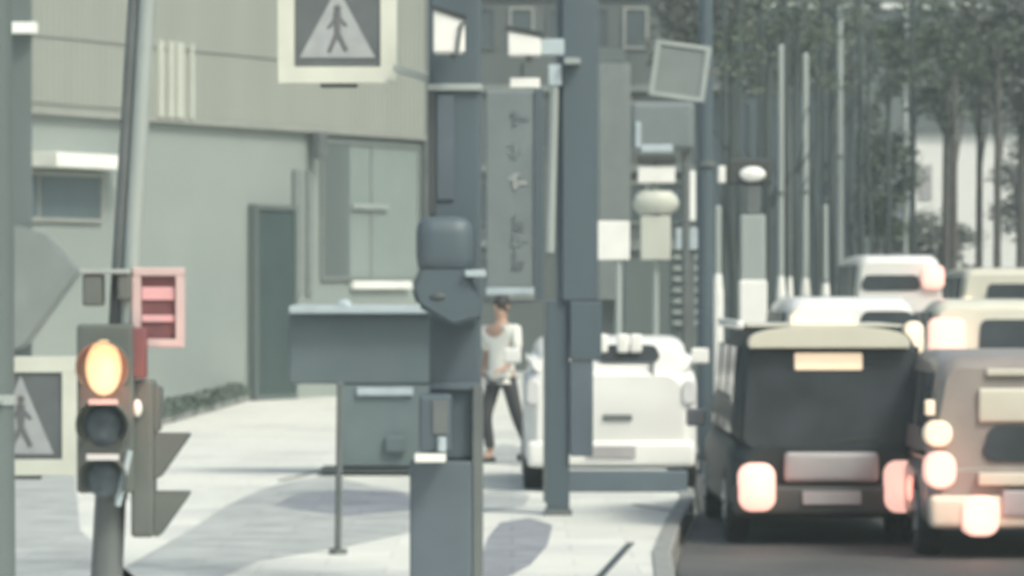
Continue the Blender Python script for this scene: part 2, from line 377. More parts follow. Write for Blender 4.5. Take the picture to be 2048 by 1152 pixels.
# ------------------------------------------------------------------ trees
def crown(rx, ry, rz, n, size, seed):
    random.seed(seed); mb = MB()
    for _ in range(n):
        while True:
            p = Vector((random.uniform(-1, 1), random.uniform(-1, 1), random.uniform(-1, 1)))
            if .25 < p.length < 1: break
        r = random.uniform(.25, .6)
        leaves(mb, (p.x * rx, p.y * ry, p.z * rz), (r, r, r * .7), 60, size)
    return mb
def tree(name, label, px, D, zt, zbm, wpx, m, seed, group='roadside trees beyond the traffic', trunk=.13, dens=90):
    s = F / D; X0 = X(px, D)
    t = thing(name, label, 'tree', (X0, D, ROAD - .03 if px > 1400 else 0), 0, group)
    z1, z0 = Z(zt, D), Z(zbm, D); cz = (z1 + z0) / 2; rz = (z1 - z0) / 2; rx = wpx / s / 2
    k = MB(); k.tube((0, 0, 0), (.05, 0, cz * .75), trunk, trunk * .7, 12); k.tube((.05, 0, cz * .75), (0, 0, cz + rz * .5), trunk * .7, .03, 10)
    for i in range(7):
        a = i * 2.4 + seed; zz = z0 + (z1 - z0) * (.05 + .1 * i)
        k.tube((0.03, 0, max(.5, zz - .6)), (math.cos(a) * rx * .7, math.sin(a) * rx * .7, zz + rz * .5), trunk * .35, .015, 7)
    k.build('trunk', M['bark'], t, True)
    c_ = crown(rx, rx * .8, rz, dens, .09 if D < 140 else .13, seed); o = c_.build('crown', m, t); o.location = (0, 0, cz)
    return t
tree('broadleaf_tree', 'dull green tree crown above the row of thin poles', 1520, 118, -40, 300, 260, M['leafa'], 1)
tree('broadleaf_tree', 'grey-green crown between the poles and the far white minibus', 1700, 130, -60, 230, 260, M['leafb'], 2)
tree('broadleaf_tree', 'darker crown with drooping foliage left of the pale house', 1745, 112, 200, 500, 170, M['leafa'], 3)
tree('broadleaf_tree', 'broad dark crown over the pale house roof', 1890, 105, -80, 225, 300, M['leafa'], 4)
tree('broadleaf_tree', 'crown with silvery leaves in the top right corner', 2040, 98, -60, 235, 260, M['leafb'], 5)
tree('broadleaf_tree', 'silvery crown edge above the right hand cars', 2050, 120, 250, 480, 110, M['leafc'], 6, dens=40)
tree('broadleaf_tree', 'low dark crown behind the cream car', 1860, 125, 425, 560, 190, M['leafb'], 7, dens=70)
tree('broadleaf_tree', 'tall dull crown behind the tilted square sign', 1400, 100, -70, 200, 200, M['leafb'], 8, dens=70)
for px, D, lab in ((1906, 96, 'leftmost of the three dark bare trunks before the pale house'), (1957, 100, 'middle one of the three dark bare trunks before the pale house'), (1993, 93, 'rightmost of the three dark bare trunks before the pale house')):
    t = thing('slim_tree', lab, 'tree', (X(px, D), D, ROAD), 0, 'slim bare trunks')
    k = MB(); zt = Z(180, D) + .1; k.tube((0, 0, 0), (.03, 0, zt), .10, .06, 12)
    k.tube((.02, 0, zt * .7), (.35, .1, zt + .5), .04, .01, 8); k.tube((.02, 0, zt * .8), (-.3, .1, zt + .8), .035, .01, 8); k.tube((.03, 0, zt), (.05, 0, zt + 1.2), .06, .02, 8)
    k.build('trunk', M['bark'], t, True)
    c_ = MB()
    for i in range(10): leaves(c_, (random.uniform(-.6, .6), random.uniform(-.4, .4), zt + random.uniform(.2, 1.4)), (.3, .3, .2), 40, .07)
    c_.build('crown', M['leafa'], t)

# ------------------------------------------------------------------ slim poles on the right
def pole(px, D, w, top, label, m='galv', name='street_pole', base=True, group='slim poles along the road', zb=0):
    tr = name == 'bare_tree'; s = F / D; t = thing(name, label, 'tree' if tr else 'pole', (X(px, D), D, zb), 0, group)
    zt = Z(top, D) - zb; r = w / s / 2
    if tr:
        random.seed(px); k = MB(); q = [(random.uniform(-.05, .05), 0, zt * i / 5) for i in range(6)]
        for i in range(5): k.tube(q[i], q[i + 1], r * (1.1 - .07 * i), r * (1.03 - .07 * i), 12)
        for i in range(6):
            z_ = zt * random.uniform(.45, .95); a = random.uniform(0, 6.28); k.tube((0, 0, z_), (math.cos(a) * .5, math.sin(a) * .5, z_ + random.uniform(.4, 1)), r * .35, .008, 7)
        k.build('trunk', M[m], t, True)
        k = MB()
        for i in range(9): leaves(k, (random.uniform(-.5, .5), random.uniform(-.4, .4), zt + random.uniform(-.4, .7)), (.3, .3, .2), 30, .06)
        k.build('crown', M['leafa'], t); return t
    k = MB(); k.tube((0, 0, 0), (0, 0, zt), r, r * .85, 20); k.ball((0, 0, zt), r * .9); k.build('shaft', M[m], t, True)
    if base:
        k = MB(); zs = Z(588, D); k.tube((0, 0, 0), (0, 0, zs), r * 1.55, r * 1.5, 20); k.tube((0, 0, zs + .001), (0, 0, zs + .28), r * 1.5, r * 1.02, 20); k.build('base', M['white'], t, True)
    k = MB(); k.tube((0, 0, zt * .6), (0, 0, zt * .6 + .06), r * 1.25); k.build('band', M['galvd'], t, True)
    return t
DP = pole(1411, 52, 34, -60, 'thick dark blue-green pole carrying the tilted square sign', 'steel', 'lamp_post', False, None)
pole(1436, 62, 15, 418, 'short pale pole just right of the thick dark pole')
pole(1562, 70, 13, 95, 'tall grey pole right of the white pillar')
pole(1580, 74, 9, 250, 'thin grey pole hugging the tall grey pole', 'galvd')
pole(1611, 80, 14, 112, 'tall pale pole in the middle of the row')
pole(1651, 84, 12, 415, 'short pale pole right of the middle of the row')
pole(1680, 95, 14, 16, 'tallest pale pole at the right end of the row')
for px, D, w_, top, lab in ((1540, 73, 18, 60, 'dark slim trunk right behind the white pillar'), (1593, 78, 16, 20, 'dark slim trunk between the tall grey pole and the tall pale pole'),
                           (1666, 96, 15, 90, 'dark slim trunk just left of the tallest pale pole'), (1702, 99, 14, 200, 'dark slim trunk left of the far white minibus'), (1462, 66, 20, 130, 'dark slim trunk left of the white pillar'), (1632, 90, 13, 130, 'dark slim trunk between the tall pale pole and the short pale pole'), (1740, 92, 9, 60, 'thin dark trunk above the white minibus'), (1775, 94, 11, 150, 'thin dark trunk just left of the pale house'),
                           (1450, 88, 12, -60, 'dark trunk right behind the thick dark pole, reaching the top'), (1478, 97, 16, -60, 'broad dark trunk above the white lamp, reaching the top'), (1520, 93, 12, -60, 'dark trunk just right of the white lamp, reaching the top'),
                           (1573, 98, 18, -60, 'broad dark trunk behind the tall grey pole, reaching the top'), (1648, 92, 14, -60, 'dark trunk behind the short pale pole, reaching the top'), (1720, 97, 13, -60, 'dark trunk right of the tallest pale pole, reaching the top'), (1826, 99, 11, -60, 'dark trunk beside the left wall of the pale house')):
    pole(px, D, w_, top, lab, 'trunk', 'bare_tree', False, 'dark slim trunks along the road')
f3 = Fr(1550, 101); DH = thing('dark_hoarding', 'dark slate hoarding behind the row of slim poles', 'fence', f3.loc())
b_ = MB(); b_.box(f3.x(1392), f3.x(1712), 0, .15, 0, f3.z(190)); b_.build('board_panel', M['steel'], DH)
b_ = MB(); b_.box(f3.x(1390), f3.x(1714), -.04, .19, f3.z(190), f3.z(184)); b_.build('top_rail', M['sidew'], DH)
for px in (1450, 1498, 1530, 1574, 1622, 1664): b_ = MB(); f3.box(b_, px, px + 9, 200, 600, -.06, -.0); b_.build('batten', M['cab'], DH)
pole(1810, 112, 12, 30, 'pale pole rising against the tree crowns far right')
# pale pillar with lamp
f = Fr(1505, 56); PL = thing('white_pillar', 'broad whitish pillar with a white lamp on top, right of the thick dark pole', 'pillar', f.loc())
b_ = MB(); b_.box(f.x(1481), f.x(1530), -.15, .15, 0, f.z(430), .03); b_.build('shaft', M['galv'], PL)
b_ = MB(); b_.box(f.x(1478), f.x(1533), -.17, .17, 0, f.z(560), .03); b_.build('base', M['white'], PL)
b_ = MB(); b_.box(f.x(1492), f.x(1520), -.1, .1, f.z(429.5), f.z(372), .02); b_.build('neck', M['galvd'], PL)
b_ = MB(); b_.box(f.x(1455), f.x(1543), -.09, .2, f.z(370), f.z(318), .04); b_.build('lamp_box', M['pdark'], PL)
b_ = MB(); b_.ball((f.x(1504), -.12, f.z(349)), f.x(1528) - f.x(1503), (1.05, .35, .62), 24); b_.build('lamp_glass', M['white'], PL, True)
b_ = MB(); f.box(b_, 1436, 1451, 332, 366, -.08, .1, .02); b_.build('side_lamp', M['white'], PL)

# tilted square sign on the dark pole
f = Fr(1360, 51); TS = thing('square_sign', 'tilted grey square sign with pale edge on the thick dark pole', 'sign', (X(1360, 51), 51, f.z(142)), 0)
rt = Matrix.Rotation(R(8), 4, 'Y'); h = 56 / f.s
b_ = MB(); b_.box(-h, h, -.04, .02, -h, h, .03, rt, (0, 0, 0)); b_.build('panel', M['blockp'], TS)
for e in ((-h, -h + .06, -h, h), (h - .06, h, -h, h), (-h + .06, h - .06, h - .05, h), (-h + .06, h - .06, -h, -h + .05)):
    b_ = MB(); b_.box(e[0], e[1], -.06, -.041, e[2], e[3], 0, rt, (0, 0, 0)); b_.build('edge_strip', M['galv'], TS)
b_ = MB(); b_.box(h * .6, h + .12, .021, .08, -.05, .05); b_.build('bracket', M['galvd'], TS)
# grey box below it
f = Fr(1325, 58); GB = thing('equipment_box', 'rounded grey equipment box below the tilted square sign', 'box', (X(1325, 58), 58, 0))
b_ = MB(); f.box(b_, 1262, 1388, 205, 300, -.15, .3, .08); b_.build('housing', M['board'], GB)
b_ = MB(); f.box(b_, 1270, 1281, 245, 296, -.2, -.151, .01); f.box(b_, 1281, 1345, 290, 306, -.2, -.151, .02); b_.build('edge_strip', M['cabt'], GB)
b_ = MB(); b_.tube((f.x(1372), .1, 0), (f.x(1372), .1, f.z(300)), .055, .055); b_.build('post', M['galvd'], GB)
# stacked white boards
f = Fr(1312, 60); WB = thing('stacked_sign', 'stack of white boards with a rounded drum lamp on one post', 'sign', f.loc())
b_ = MB(); b_.tube((0, .1, 0), (0, .1, f.z(322)), .04); b_.build('post', M['galv'], WB)
b_ = MB(); f.box(b_, 1274, 1352, 310, 328, -.1, .16, .03); b_.build('hood', M['pdark'], WB)
b_ = MB(); f.box(b_, 1276, 1350, 333, 366, -.06, .14, .02); b_.build('upper_board', M['white'], WB)
b_ = MB(); zc = f.z(408); b_.loft([[(r * math.cos(a), .05 + r * .6 * math.sin(a), f.z(y)) for a in [i * math.pi / 10 for i in range(20)]] for y, r in ((382, .20), (390, .27), (402, .31), (416, .30), (428, .22))])
b_.build('drum_lamp', M['cladpale'], WB, True)
b_ = MB(); f.box(b_, 1281, 1341, 432, 520, -.06, .09, .02); b_.build('lower_board', M['cladpale'], WB)
f = Fr(1225, 50); WS = thing('white_board_sign', 'small white board on a pale post right of the second dark column', 'sign', f.loc())
b_ = MB(); f.box(b_, 1190, 1259, 442, 520, -.03, .0, .012); b_.build('board', M['white'], WS)
b_ = MB(); b_.tube((f.x(1237), .04, 0), (f.x(1237), .04, f.z(450)), .04); b_.build('post', M['galv'], WS, True)
f = Fr(1380, 64); HS = thing('hanging_sign', 'narrow white upright panel over a pale square, left of the thick dark pole', 'sign', f.loc())
b_ = MB(); f.box(b_, 1371, 1391, 342, 442, -.05, .03, .02); b_.build('upright_panel', M['ledge'], HS)
b_ = MB(); f.box(b_, 1352, 1395, 456, 500, -.05, .03, .02); b_.build('square_panel', M['cabt'], HS)
b_ = MB(); b_.tube((f.x(1384), .08, 0), (f.x(1384), .08, f.z(345)), .04); b_.build('post', M['galvd'], HS, True)

# ------------------------------------------------------------------ central dark column
f = Fr(908, 30); CC = thing('central_column', 'thick slate-blue column in the middle with a wider box foot', 'column', f.loc())
b_ = MB(); b_.box(f.x(858), f.x(962), 0, .3, f.z(920), 4.6, .03); b_.build('shaft', M['steel'], CC)
b_ = MB(); f.box(b_, 856, 872, 165, 430, -.03, -.0, .005); b_.build('cover_strip', M['steeld'], CC)
b_ = MB(); f.box(b_, 874, 908, 190, 400, -.02, -.0, .004); b_.build('access_panel', M['steel2'], CC)
b_ = MB(); b_.box(f.x(820), f.x(944), -.1, .36, 0, f.z(921), .02); b_.build('box_foot', M['steel2'], CC)
b_ = MB(); b_.box(f.x(945), f.x(966), -.08, .34, 0, f.z(770), .01); b_.build('edge_channel', M['galvd'], CC)
b_ = MB(); f.box(b_, 860, 962, 765, 780, -.06, -.0, .01); b_.build('strap', M['steel2'], CC)
b_ = MB(); f.box(b_, 862, 909, 606, 628, -.05, -.0, .015); b_.build('pale_clamp', M['cabt'], CC)
b_ = MB(); f.box(b_, 745 + 110, 964, 168, 182, -.04, .32, .01); b_.build('collar', M['galv'], CC)
b_ = MB(); b_.prism([(f.x(786), f.z(128)), (f.x(862), f.z(150)), (f.x(862), f.z(166)), (f.x(786), f.z(142))], .04, .12, .005); b_.build('sign_arm', M['galv'], CC)
# rounded dark signal head (rear side) on the column
SH = thing('signal_head_rear', 'rounded dark signal head seen from behind on the central column', 'signal', (X(890, 29.6), 29.6, 0)); f = Fr(890, 29.6)
b_ = MB(); f.box(b_, 832, 946, 432, 550, -.07, .38, .12); b_.build('upper_lobe', M['steel'], SH, True)
b_ = MB(); b_.prism([(f.x(842), f.z(530)), (f.x(930), f.z(530)), (f.x(968), f.z(600)), (f.x(962), f.z(640)), (f.x(905), f.z(655)), (f.x(834), f.z(612)), (f.x(822), f.z(575))], -.065, .42, .03); b_.build('lower_lobe', M['steel'], SH, True)
b_ = MB(); f.box(b_, 930, 972, 540, 554, -.12, -.04, .01); b_.build('bracket', M['cabt'], SH)
b_ = MB(); b_.ball((f.x(875), -.05, f.z(594)), .05, (1.3, .6, .6)); b_.build('socket', M['steeld'], SH, True)
# dark clutter box lower on the column
f = Fr(880, 29.4); JB = thing('junction_box', 'dark junction box with white label low on the central column', 'box', (X(880, 29.4), 29.4, 0))
b_ = MB(); f.box(b_, 838, 902, 790, 902, -.1, .55, .03); b_.build('body', M['steel'], JB)
b_ = MB(); f.box(b_, 866, 896, 800, 868, -.115, -.1, .005); b_.build('cover', M['galvd'], JB)
b_ = MB(); f.box(b_, 830, 892, 906, 923, -.18, .1, .01); b_.build('label_plate', M['white'], JB)
b_ = MB(); b_.tube((f.x(884), -.12, f.z(872)), (f.x(884), -.12, f.z(902)), .03); b_.build('cable_gland', M['cabt'], JB, True)

# cameras on the columns
def cctv(label, px, D, x0, x1, y0, y1, lens):
    f = Fr(px, D); t = thing('security_camera', label, 'camera', (X(px, D), D, f.z(y1)), 0, 'white cameras at the top of the columns'); f.zb = f.z(y1)
    b = MB(); b.prism([(f.x(x0), f.z(y0)), (f.x(x1), f.z(y0 + (y1 - y0) * .25)), (f.x(x1), f.z(y1)), (f.x(x0), f.z(y1))], -.15, .1, .012); b.build('housing', M['white'], t)
    b = MB(); b.prism([(f.x(x0 - 4), f.z(y0 - 9)), (f.x(x1 + 4), f.z(y0 + (y1 - y0) * .25 - 9)), (f.x(x1 + 4), f.z(y0 + (y1 - y0) * .25 - 2)), (f.x(x0 - 4), f.z(y0 - 2))], -.17, .12); b.build('sun_shield', M['steeld'], t)
    if lens: b = MB(); b.box(f.x(x1) + .002, f.x(x1 + 46), -.1, .06, f.z(y1 - 2), f.z(y1 - 34), .012); b.build('lens_barrel', M['cabt'], t)
    else: b = MB(); b.tube((f.x(922), -.17, f.z(52)), (f.x(914), -.17, f.z(112)), .012); b.tube((f.x(934), -.17, f.z(46)), (f.x(922), -.17, f.z(52)), .012); b.build('cable', M['galvd'], t, True)
    b = MB(); b.box(f.x(x1 - 30), f.x(x1 - 18), -.02, .03, f.z(y1 + 12), f.z(y1), 0); b.build('mount', M['galvd'], t)
cctv('squarish white camera housing with a hooked cable beside the central column top', 900, 29.7, 867, 930, 20, 108, False)
cctv('long tapered white camera with a small square barrel between the two columns', 1060, 38, 1016, 1082, 62, 113, True)
f = Fr(1050, 38); WP = thing('name_plate', 'small white plate under the long white camera', 'plate', (X(1050, 38), 38, f.z(178)))
f.zb = f.z(178)
b_ = MB(); f.box(b_, 1020, 1080, 156, 176, -.03, 0, .01); b_.build('plate', M['white'], WP)
b_ = MB(); f.box(b_, 1040, 1048, 128, 155, -.02, .0); b_.build('hanger', M['galvd'], WP)

# upright signboard with faded marks
f = Fr(1035, 42); VS = thing('upright_signboard', 'tall narrow grey signboard with faded dark marks between the two columns', 'sign', f.loc())
b_ = MB(); b_.box(f.x(972), f.x(1068), 0, .12, f.z(575), f.z(182), .02); b_.build('board', M['board'], VS)
b_ = MB(); b_.box(f.x(1069), f.x(1086), -.02, .14, f.z(600), f.z(178), .005); b_.build('dark_edge', M['steel'], VS)
b_ = MB(); b_.box(f.x(1086.5), f.x(1094), .0, .08, 0, f.z(300)); b_.build('post', M['galvd'], VS)
def glyph(cx, cy, m, seed):
    random.seed(seed); g = MB()
    for i in range(4): a, c = random.uniform(-15, 10), random.uniform(-15, 15); f.box(g, cx + a, cx + a + random.uniform(9, 18), cy + c, cy + c + random.uniform(4, 7), -.008 - i * .002, .0)
    g.box(f.x(cx - 3), f.x(cx + 3), -.018, 0, f.z(cy + 16), f.z(cy - 15)); g.build('mark', m, VS)
for i, (cy, m) in enumerate(((236, 'glyph'), (300, 'board'), (362, 'glyphp'), (445, 'glyph'), (482, 'board'), (520, 'glyph'))): glyph(1030, cy, M[m], 30 + i)
b_ = MB(); f.box(b_, 972, 1068, 575, 590, -.03, .15, .01); b_.build('lower_rail', M['cabt'], VS)
# second dark column
f = Fr(1117, 39.6); SC = thing('second_column', 'tall dark slate column carrying a long narrow panel, right of centre', 'column', f.loc())
b_ = MB(); b_.box(f.x(1093), f.x(1139), 0, .2, 0, f.z(600), .02); b_.box(f.x(1112), f.x(1139), .001, .199, f.z(600.5), 7); b_.build('shaft', M['steel'], SC)
b_ = MB(); b_.box(f.x(1124), f.x(1196), -.06, .16, f.z(602), 6.9, .02); b_.build('upper_panel', M['steel'], SC)
b_ = MB(); b_.box(f.x(1139.5), f.x(1203), -.08, .18, f.z(720), f.z(603), .02); b_.build('middle_panel', M['steel'], SC)
b_ = MB(); b_.box(f.x(1139.5), f.x(1186), -.06, .16, f.z(912), f.z(721), .02); b_.build('lower_panel', M['steel2'], SC)
b_ = MB(); b_.box(f.x(1088), f.x(1144), -.06, .24, 0, .05, .01); b_.build('foot_plate', M['galvd'], SC)
b_ = MB(); b_.tube((f.x(1100), -.06, f.z(505)), (f.x(1110), -.06, f.z(130)), .040, .040); b_.build('conduit', M['galv'], SC, True)
b_ = MB(); f.box(b_, 1097, 1123, 130, 172, -.11, .0, .01); b_.build('conduit_cap', M['cabt'], SC)
b_ = MB(); f.box(b_, 1128, 1160, 118, 130, -.2, -.06, .005); b_.build('stub_arm', M['galv'], SC)

# ------------------------------------------------------------------ roadside cabinet
f = Fr(745, 48); RC = thing('roadside_kiosk', 'blue-grey metal kiosk with a pale top rail, left of the central column', 'kiosk', f.loc())
b_ = MB(); b_.box(f.x(578), f.x(900), 0, .9, f.z(768), f.z(628), .03); b_.build('upper_body', M['cab'], RC)
b_ = MB(); b_.box(f.x(684), f.x(900), .02, .85, f.z(934), f.z(769), .02); b_.build('lower_body', M['cabl'], RC)
b_ = MB(); b_.box(f.x(580), f.x(908), -.25, .95, f.z(627), f.z(611), .02); b_.build('top_rail', M['cabt'], RC)
b_ = MB(); f.box(b_, 600, 912, 629, 640, -.05, -.0, .01); b_.build('rail_shadow_strip', M['steel'], RC)  # dark strip painting the shade under the top rail
for px in (690, 852, 898): b_ = MB(); b_.ball((f.x(px), -.2, f.z(610)), .07, (1.2, .8, .9)); b_.build('rail_cap', M['ledge' if px > 700 else 'cabt'], RC, True)
b_ = MB(); f.box(b_, 714, 826, 775, 791, -.03, .0195, .01); b_.build('label_strip', M['cabt'], RC)
b_ = MB(); b_.box(f.x(640), f.x(870), -.1, .95, f.z(946), f.z(938), .01); b_.build('base_plate', M['steeld'], RC)
b_ = MB(); f.box(b_, 770, 812, 872, 905, -.06, .0195, .03); b_.build('latch_box', M['cab'], RC)
f = Fr(676, 33.8); TP = thing('thin_post', 'thin dark post standing in front of the blue-grey kiosk', 'post', f.loc())
b_ = MB(); b_.tube((0, 0, 0), (f.x(680), 0, f.z(770)), .026, .024); b_.ball((f.x(680), 0, f.z(770)), .026); b_.build('shaft', M['galvd'], TP, True)
b_ = MB(); b_.tube((0, 0, 0), (0, 0, .04), .07); b_.build('foot', M['galvd'], TP, True)

# ------------------------------------------------------------------ crossing signs
def crossing_sign(label, px, D, cx, cy, wpx, hpx, fw, t_apex, t_base, t_hw):
    f = Fr(px, D); t = thing('crossing_sign', label, 'sign', (X(cx, D), D, f.z(cy)), 0, 'square pedestrian crossing signs')
    f = Fr(cx, D, f.z(cy)); a, b = cx - wpx / 2, cx + wpx / 2; u, v = cy - hpx / 2, cy + hpx / 2; k = fw / f.s
    m = MB(); m.frame(f.x(a), f.x(b), f.z(v), f.z(u), k, -.03, .02, .006); m.build('frame', M['signf'], t)
    m = MB(); m.box(f.x(a) + k + .001, f.x(b) - k - .001, -.012, .015, f.z(v) + k + .001, f.z(u) - k - .001); fc = m.build('face', M['signb'], t)
    m = MB(); m.prism([(f.x(cx - t_hw), f.z(t_base)), (f.x(cx + t_hw), f.z(t_base)), (f.x(cx), f.z(t_apex))], -.020, -.0125); m.build('triangle', M['signt'], fc)
    # walking figure
    H_ = (t_base - t_apex); m = MB(); q = lambda dx, dy: (f.x(cx + dx * H_), -.024, f.z(t_base - dy * H_))
    m.ball(q(.0, .70), .052 * H_ / f.s, (1, .2, 1)); r = .03 * H_ / f.s
    for s0, s1, w_ in (((0, .64), (.0, .36), 1.9), ((0, .36), (-.12, .08), 1.2), ((0, .36), (.13, .10), 1.2), ((0, .60), (-.13, .42), .9), ((0, .60), (.13, .45), .9)):
        m.tube(q(*s0), q(*s1), r * w_, r * w_ * .8, 8)
    for vv in m.b.verts: vv.co.y = -.0245 + (vv.co.y + .0245) * .12
    m.build('walking_figure', M['signk'], fc)
    m = MB(); m.box(f.x(cx - 34), f.x(cx + 40), .021, .06, f.z(cy + hpx / 2 + 8), f.z(cy + hpx / 2 - 30), .005); m.build('bracket', M['galvd'], t)
    return t
crossing_sign('pale framed pedestrian crossing sign on the arm of the central column, cut by the top', 675, 30.2, 675, 38, 238, 258, 33, -25, 116, 76)
cs = crossing_sign('pale framed pedestrian crossing sign low at the left, half behind the near pole', 45, 30.5, 42, 832, 230, 238, 32, 752, 908, 66)
# ------------------------------------------------------------------ amber traffic signal
f = Fr(207, 29); TL = thing('traffic_light', 'traffic light on a leaning pole showing amber, with side visors', 'traffic light', f.loc())
lx = lambda py: 207 + (1152 - py) * 68 / 1152
b_ = MB(); b_.tube((0, .16, 0), (f.x(lx(960)), .16, f.z(960)), .105, .10, 28); b_.tube((f.x(lx(960)) - .03, .16, f.z(960)), (f.x(lx(-150)) - .03, .16, f.z(-150)), .05, .046, 20); b_.build('pole', M['galvd'], TL, True)
b_ = MB(); b_.tube((f.x(lx(1000)) + .055, .12, f.z(1000)), (f.x(lx(-150)) + .055, .12, f.z(-150)), .058, .056, 16); b_.build('cable_pipe', M['galv'], TL, True)
for x0, x1, y0, y1 in ((166, 206, 548, 612), (236, 262, 548, 600)):
    b_ = MB(); f.box(b_, x0, x1, y0, y1, -.06, .14, .02); b_.build('clamp_box', M['house'], TL)
b_ = MB(); f.box(b_, 160, 262, 538, 548, -.08, .12, .01); b_.build('clamp_plate', M['galv'], TL)
b_ = MB(); f.box(b_, 156, 270, 648, 985, -.1, .05, .03); b_.build('housing', M['house'], TL)
def visor(mb, cx, cz, y0, ln, r, th=.008):
    n = 18; A = [math.pi * (-.22 + 1.44 * i / n) for i in range(n + 1)]; V = []
    for a in A:
        k = .45 + .55 * max(0, math.sin(a)); y1 = y0 - ln * k
        V.append([(cx + r * math.cos(a), y0, cz + r * math.sin(a)), (cx + r * math.cos(a), y1, cz + r * math.sin(a)), (cx + (r - th) * math.cos(a), y1, cz + (r - th) * math.sin(a)), (cx + (r - th) * math.cos(a), y0, cz + (r - th) * math.sin(a))])
    mb.loft(V)
for cy, m, rr in ((735, 'amber', 1), (850, 'lensoff', 1), (955, 'lensoff', .9)):
    b_ = MB(); b_.ball((f.x(210), -.1, f.z(cy)), .135 * rr, (.86 if m == 'amber' else .95, .25, 1.32 if m == 'amber' else 1), 28); lo = b_.build('lens', M[m], TL, True)
    if m == 'amber': tag(lo, 'lit amber lens')
    b_ = MB(); visor(b_, f.x(210), f.z(cy), -.1, .22, .172 * rr); b_.build('visor', M['house'], TL, True)
b_ = MB(); f.box(b_, 182, 246, 905, 917, -.32, -.29, .004); b_.build('rim_strip', M['rim'], TL)
b_ = MB(); f.box(b_, 186, 244, 797, 807, -.32, -.29, .004); b_.build('rim_strip', M['panelf'], TL)
b_ = MB(); f.box(b_, 264, 296, 655, 757, -.09, .0, .02); b_.build('halo_board', M['panelb'], TL)  # added board, its red colour paints the halo beside the amber lens
# second head facing the side street, visors pointing right
b_ = MB(); f.box(b_, 262, 308, 760, 1075, -.02, .26, .03); b_.build('side_housing', M['house'], TL)
for cy in (812, 905, 1022):
    b_ = MB(); b_.prism([(f.x(306), f.z(cy - 38)), (f.x(380 if cy > 850 else 322), f.z(cy - 38)), (f.x(372 if cy > 850 else 322), f.z(cy - 24)), (f.x(318), f.z(cy + 52)), (f.x(306), f.z(cy + 52))], .0, .24, .01); b_.build('side_visor', M['house'], TL)
b_ = MB(); b_.ball((f.x(276), -.06, f.z(816)), .045, (.7, .5, 1.25)); b_.build('side_lamp', M['white'], TL, True)
b_ = MB(); b_.tube((f.x(238), -.11, f.z(1010)), (f.x(262), -.11, f.z(900)), .022); b_.build('cable_loop', M['cabt'], TL, True)
pl = bpy.data.lights.new('amber_glow', 'POINT'); pl.energy = 6; pl.color = (1, .30, .17); pl.shadow_soft_size = .1
po = bpy.data.objects.new('amber_glow', pl); C.objects.link(po); po.parent = TL; po.location = (f.x(225), -.42, f.z(738))
f = Fr(318, 29.1); CD = thing('countdown_panel', 'pinkish framed panel with red bars beside the leaning signal pole', 'signal', (X(318, 29.1), 29.1, f.z(695))); f.zb = f.z(695)
b_ = MB(); b_.frame(f.x(266), f.x(370), f.z(695), f.z(535), .055, -.06, .04, .012); b_.build('frame', M['panelf'], CD)
b_ = MB(); b_.box(f.x(266) + .056, f.x(370) - .056, -.01, .03, f.z(695) + .056, f.z(535) - .056); b_.build('face', M['panelb'], CD)
for y0, y1 in ((574, 600), (630, 644)): b_ = MB(); f.box(b_, 284, 350, y0, y1, -.03, -.0105, .008); b_.build('display_bar', M['dispb'], CD)
b_ = MB(); b_.box(f.x(240), f.x(266) + .01, .041, .08, f.z(620), f.z(610)); b_.build('bracket', M['galvd'], CD)

# ------------------------------------------------------------------ cars
def rrect(hw, z0, z1, y, r=.12, n=5, hw2=None, tilt=0):
    """rounded rectangle in x,z at depth y; hw2: half width at the top"""
    hw2 = hw if hw2 is None else hw2; pts = []
    r = min(r, (z1 - z0) * .45, hw2 * .9)
    for cx, cz, a0 in ((hw - r, z0 + r, -90), (hw2 - r, z1 - r, 0), (-(hw2 - r), z1 - r, 90), (-(hw - r), z0 + r, 180)):
        for i in range(n + 1):
            a = R(a0 + 90 * i / n); zz = cz + r * math.sin(a)
            pts.append((cx + r * math.cos(a), y + tilt * (zz - z0), zz))
    return pts
def wheel(par, x, y, r=.33, w=.2):
    sgn = 1 if x > 0 else -1
    b = MB(); prof = [(w / 2, r * .62), (w / 2, r * .93), (w * .38, r), (-w * .38, r), (-w / 2, r * .93), (-w / 2, r * .62)]
    b.loft([[(x + px_, y + pr * math.cos(a), r + pr * math.sin(a)) for a in [i * math.pi / 14 for i in range(28)]] for px_, pr in prof])
    wo = b.build('wheel', M['tyre'], par, True)
    b = MB(); b.tube((x + sgn * .09, y, r), (x + sgn * .106, y, r), r * .6, r * .55, 24)
    for i in range(5):
        a = i * 2 * math.pi / 5; b.box(x + sgn * .106 - .012, x + sgn * .106 + .012, y - .03, y + .03, r, r + r * .55, 0, Matrix.Rotation(a, 4, 'X'), (x, y, r))
    b.build('rim', M['alloy'], wo)
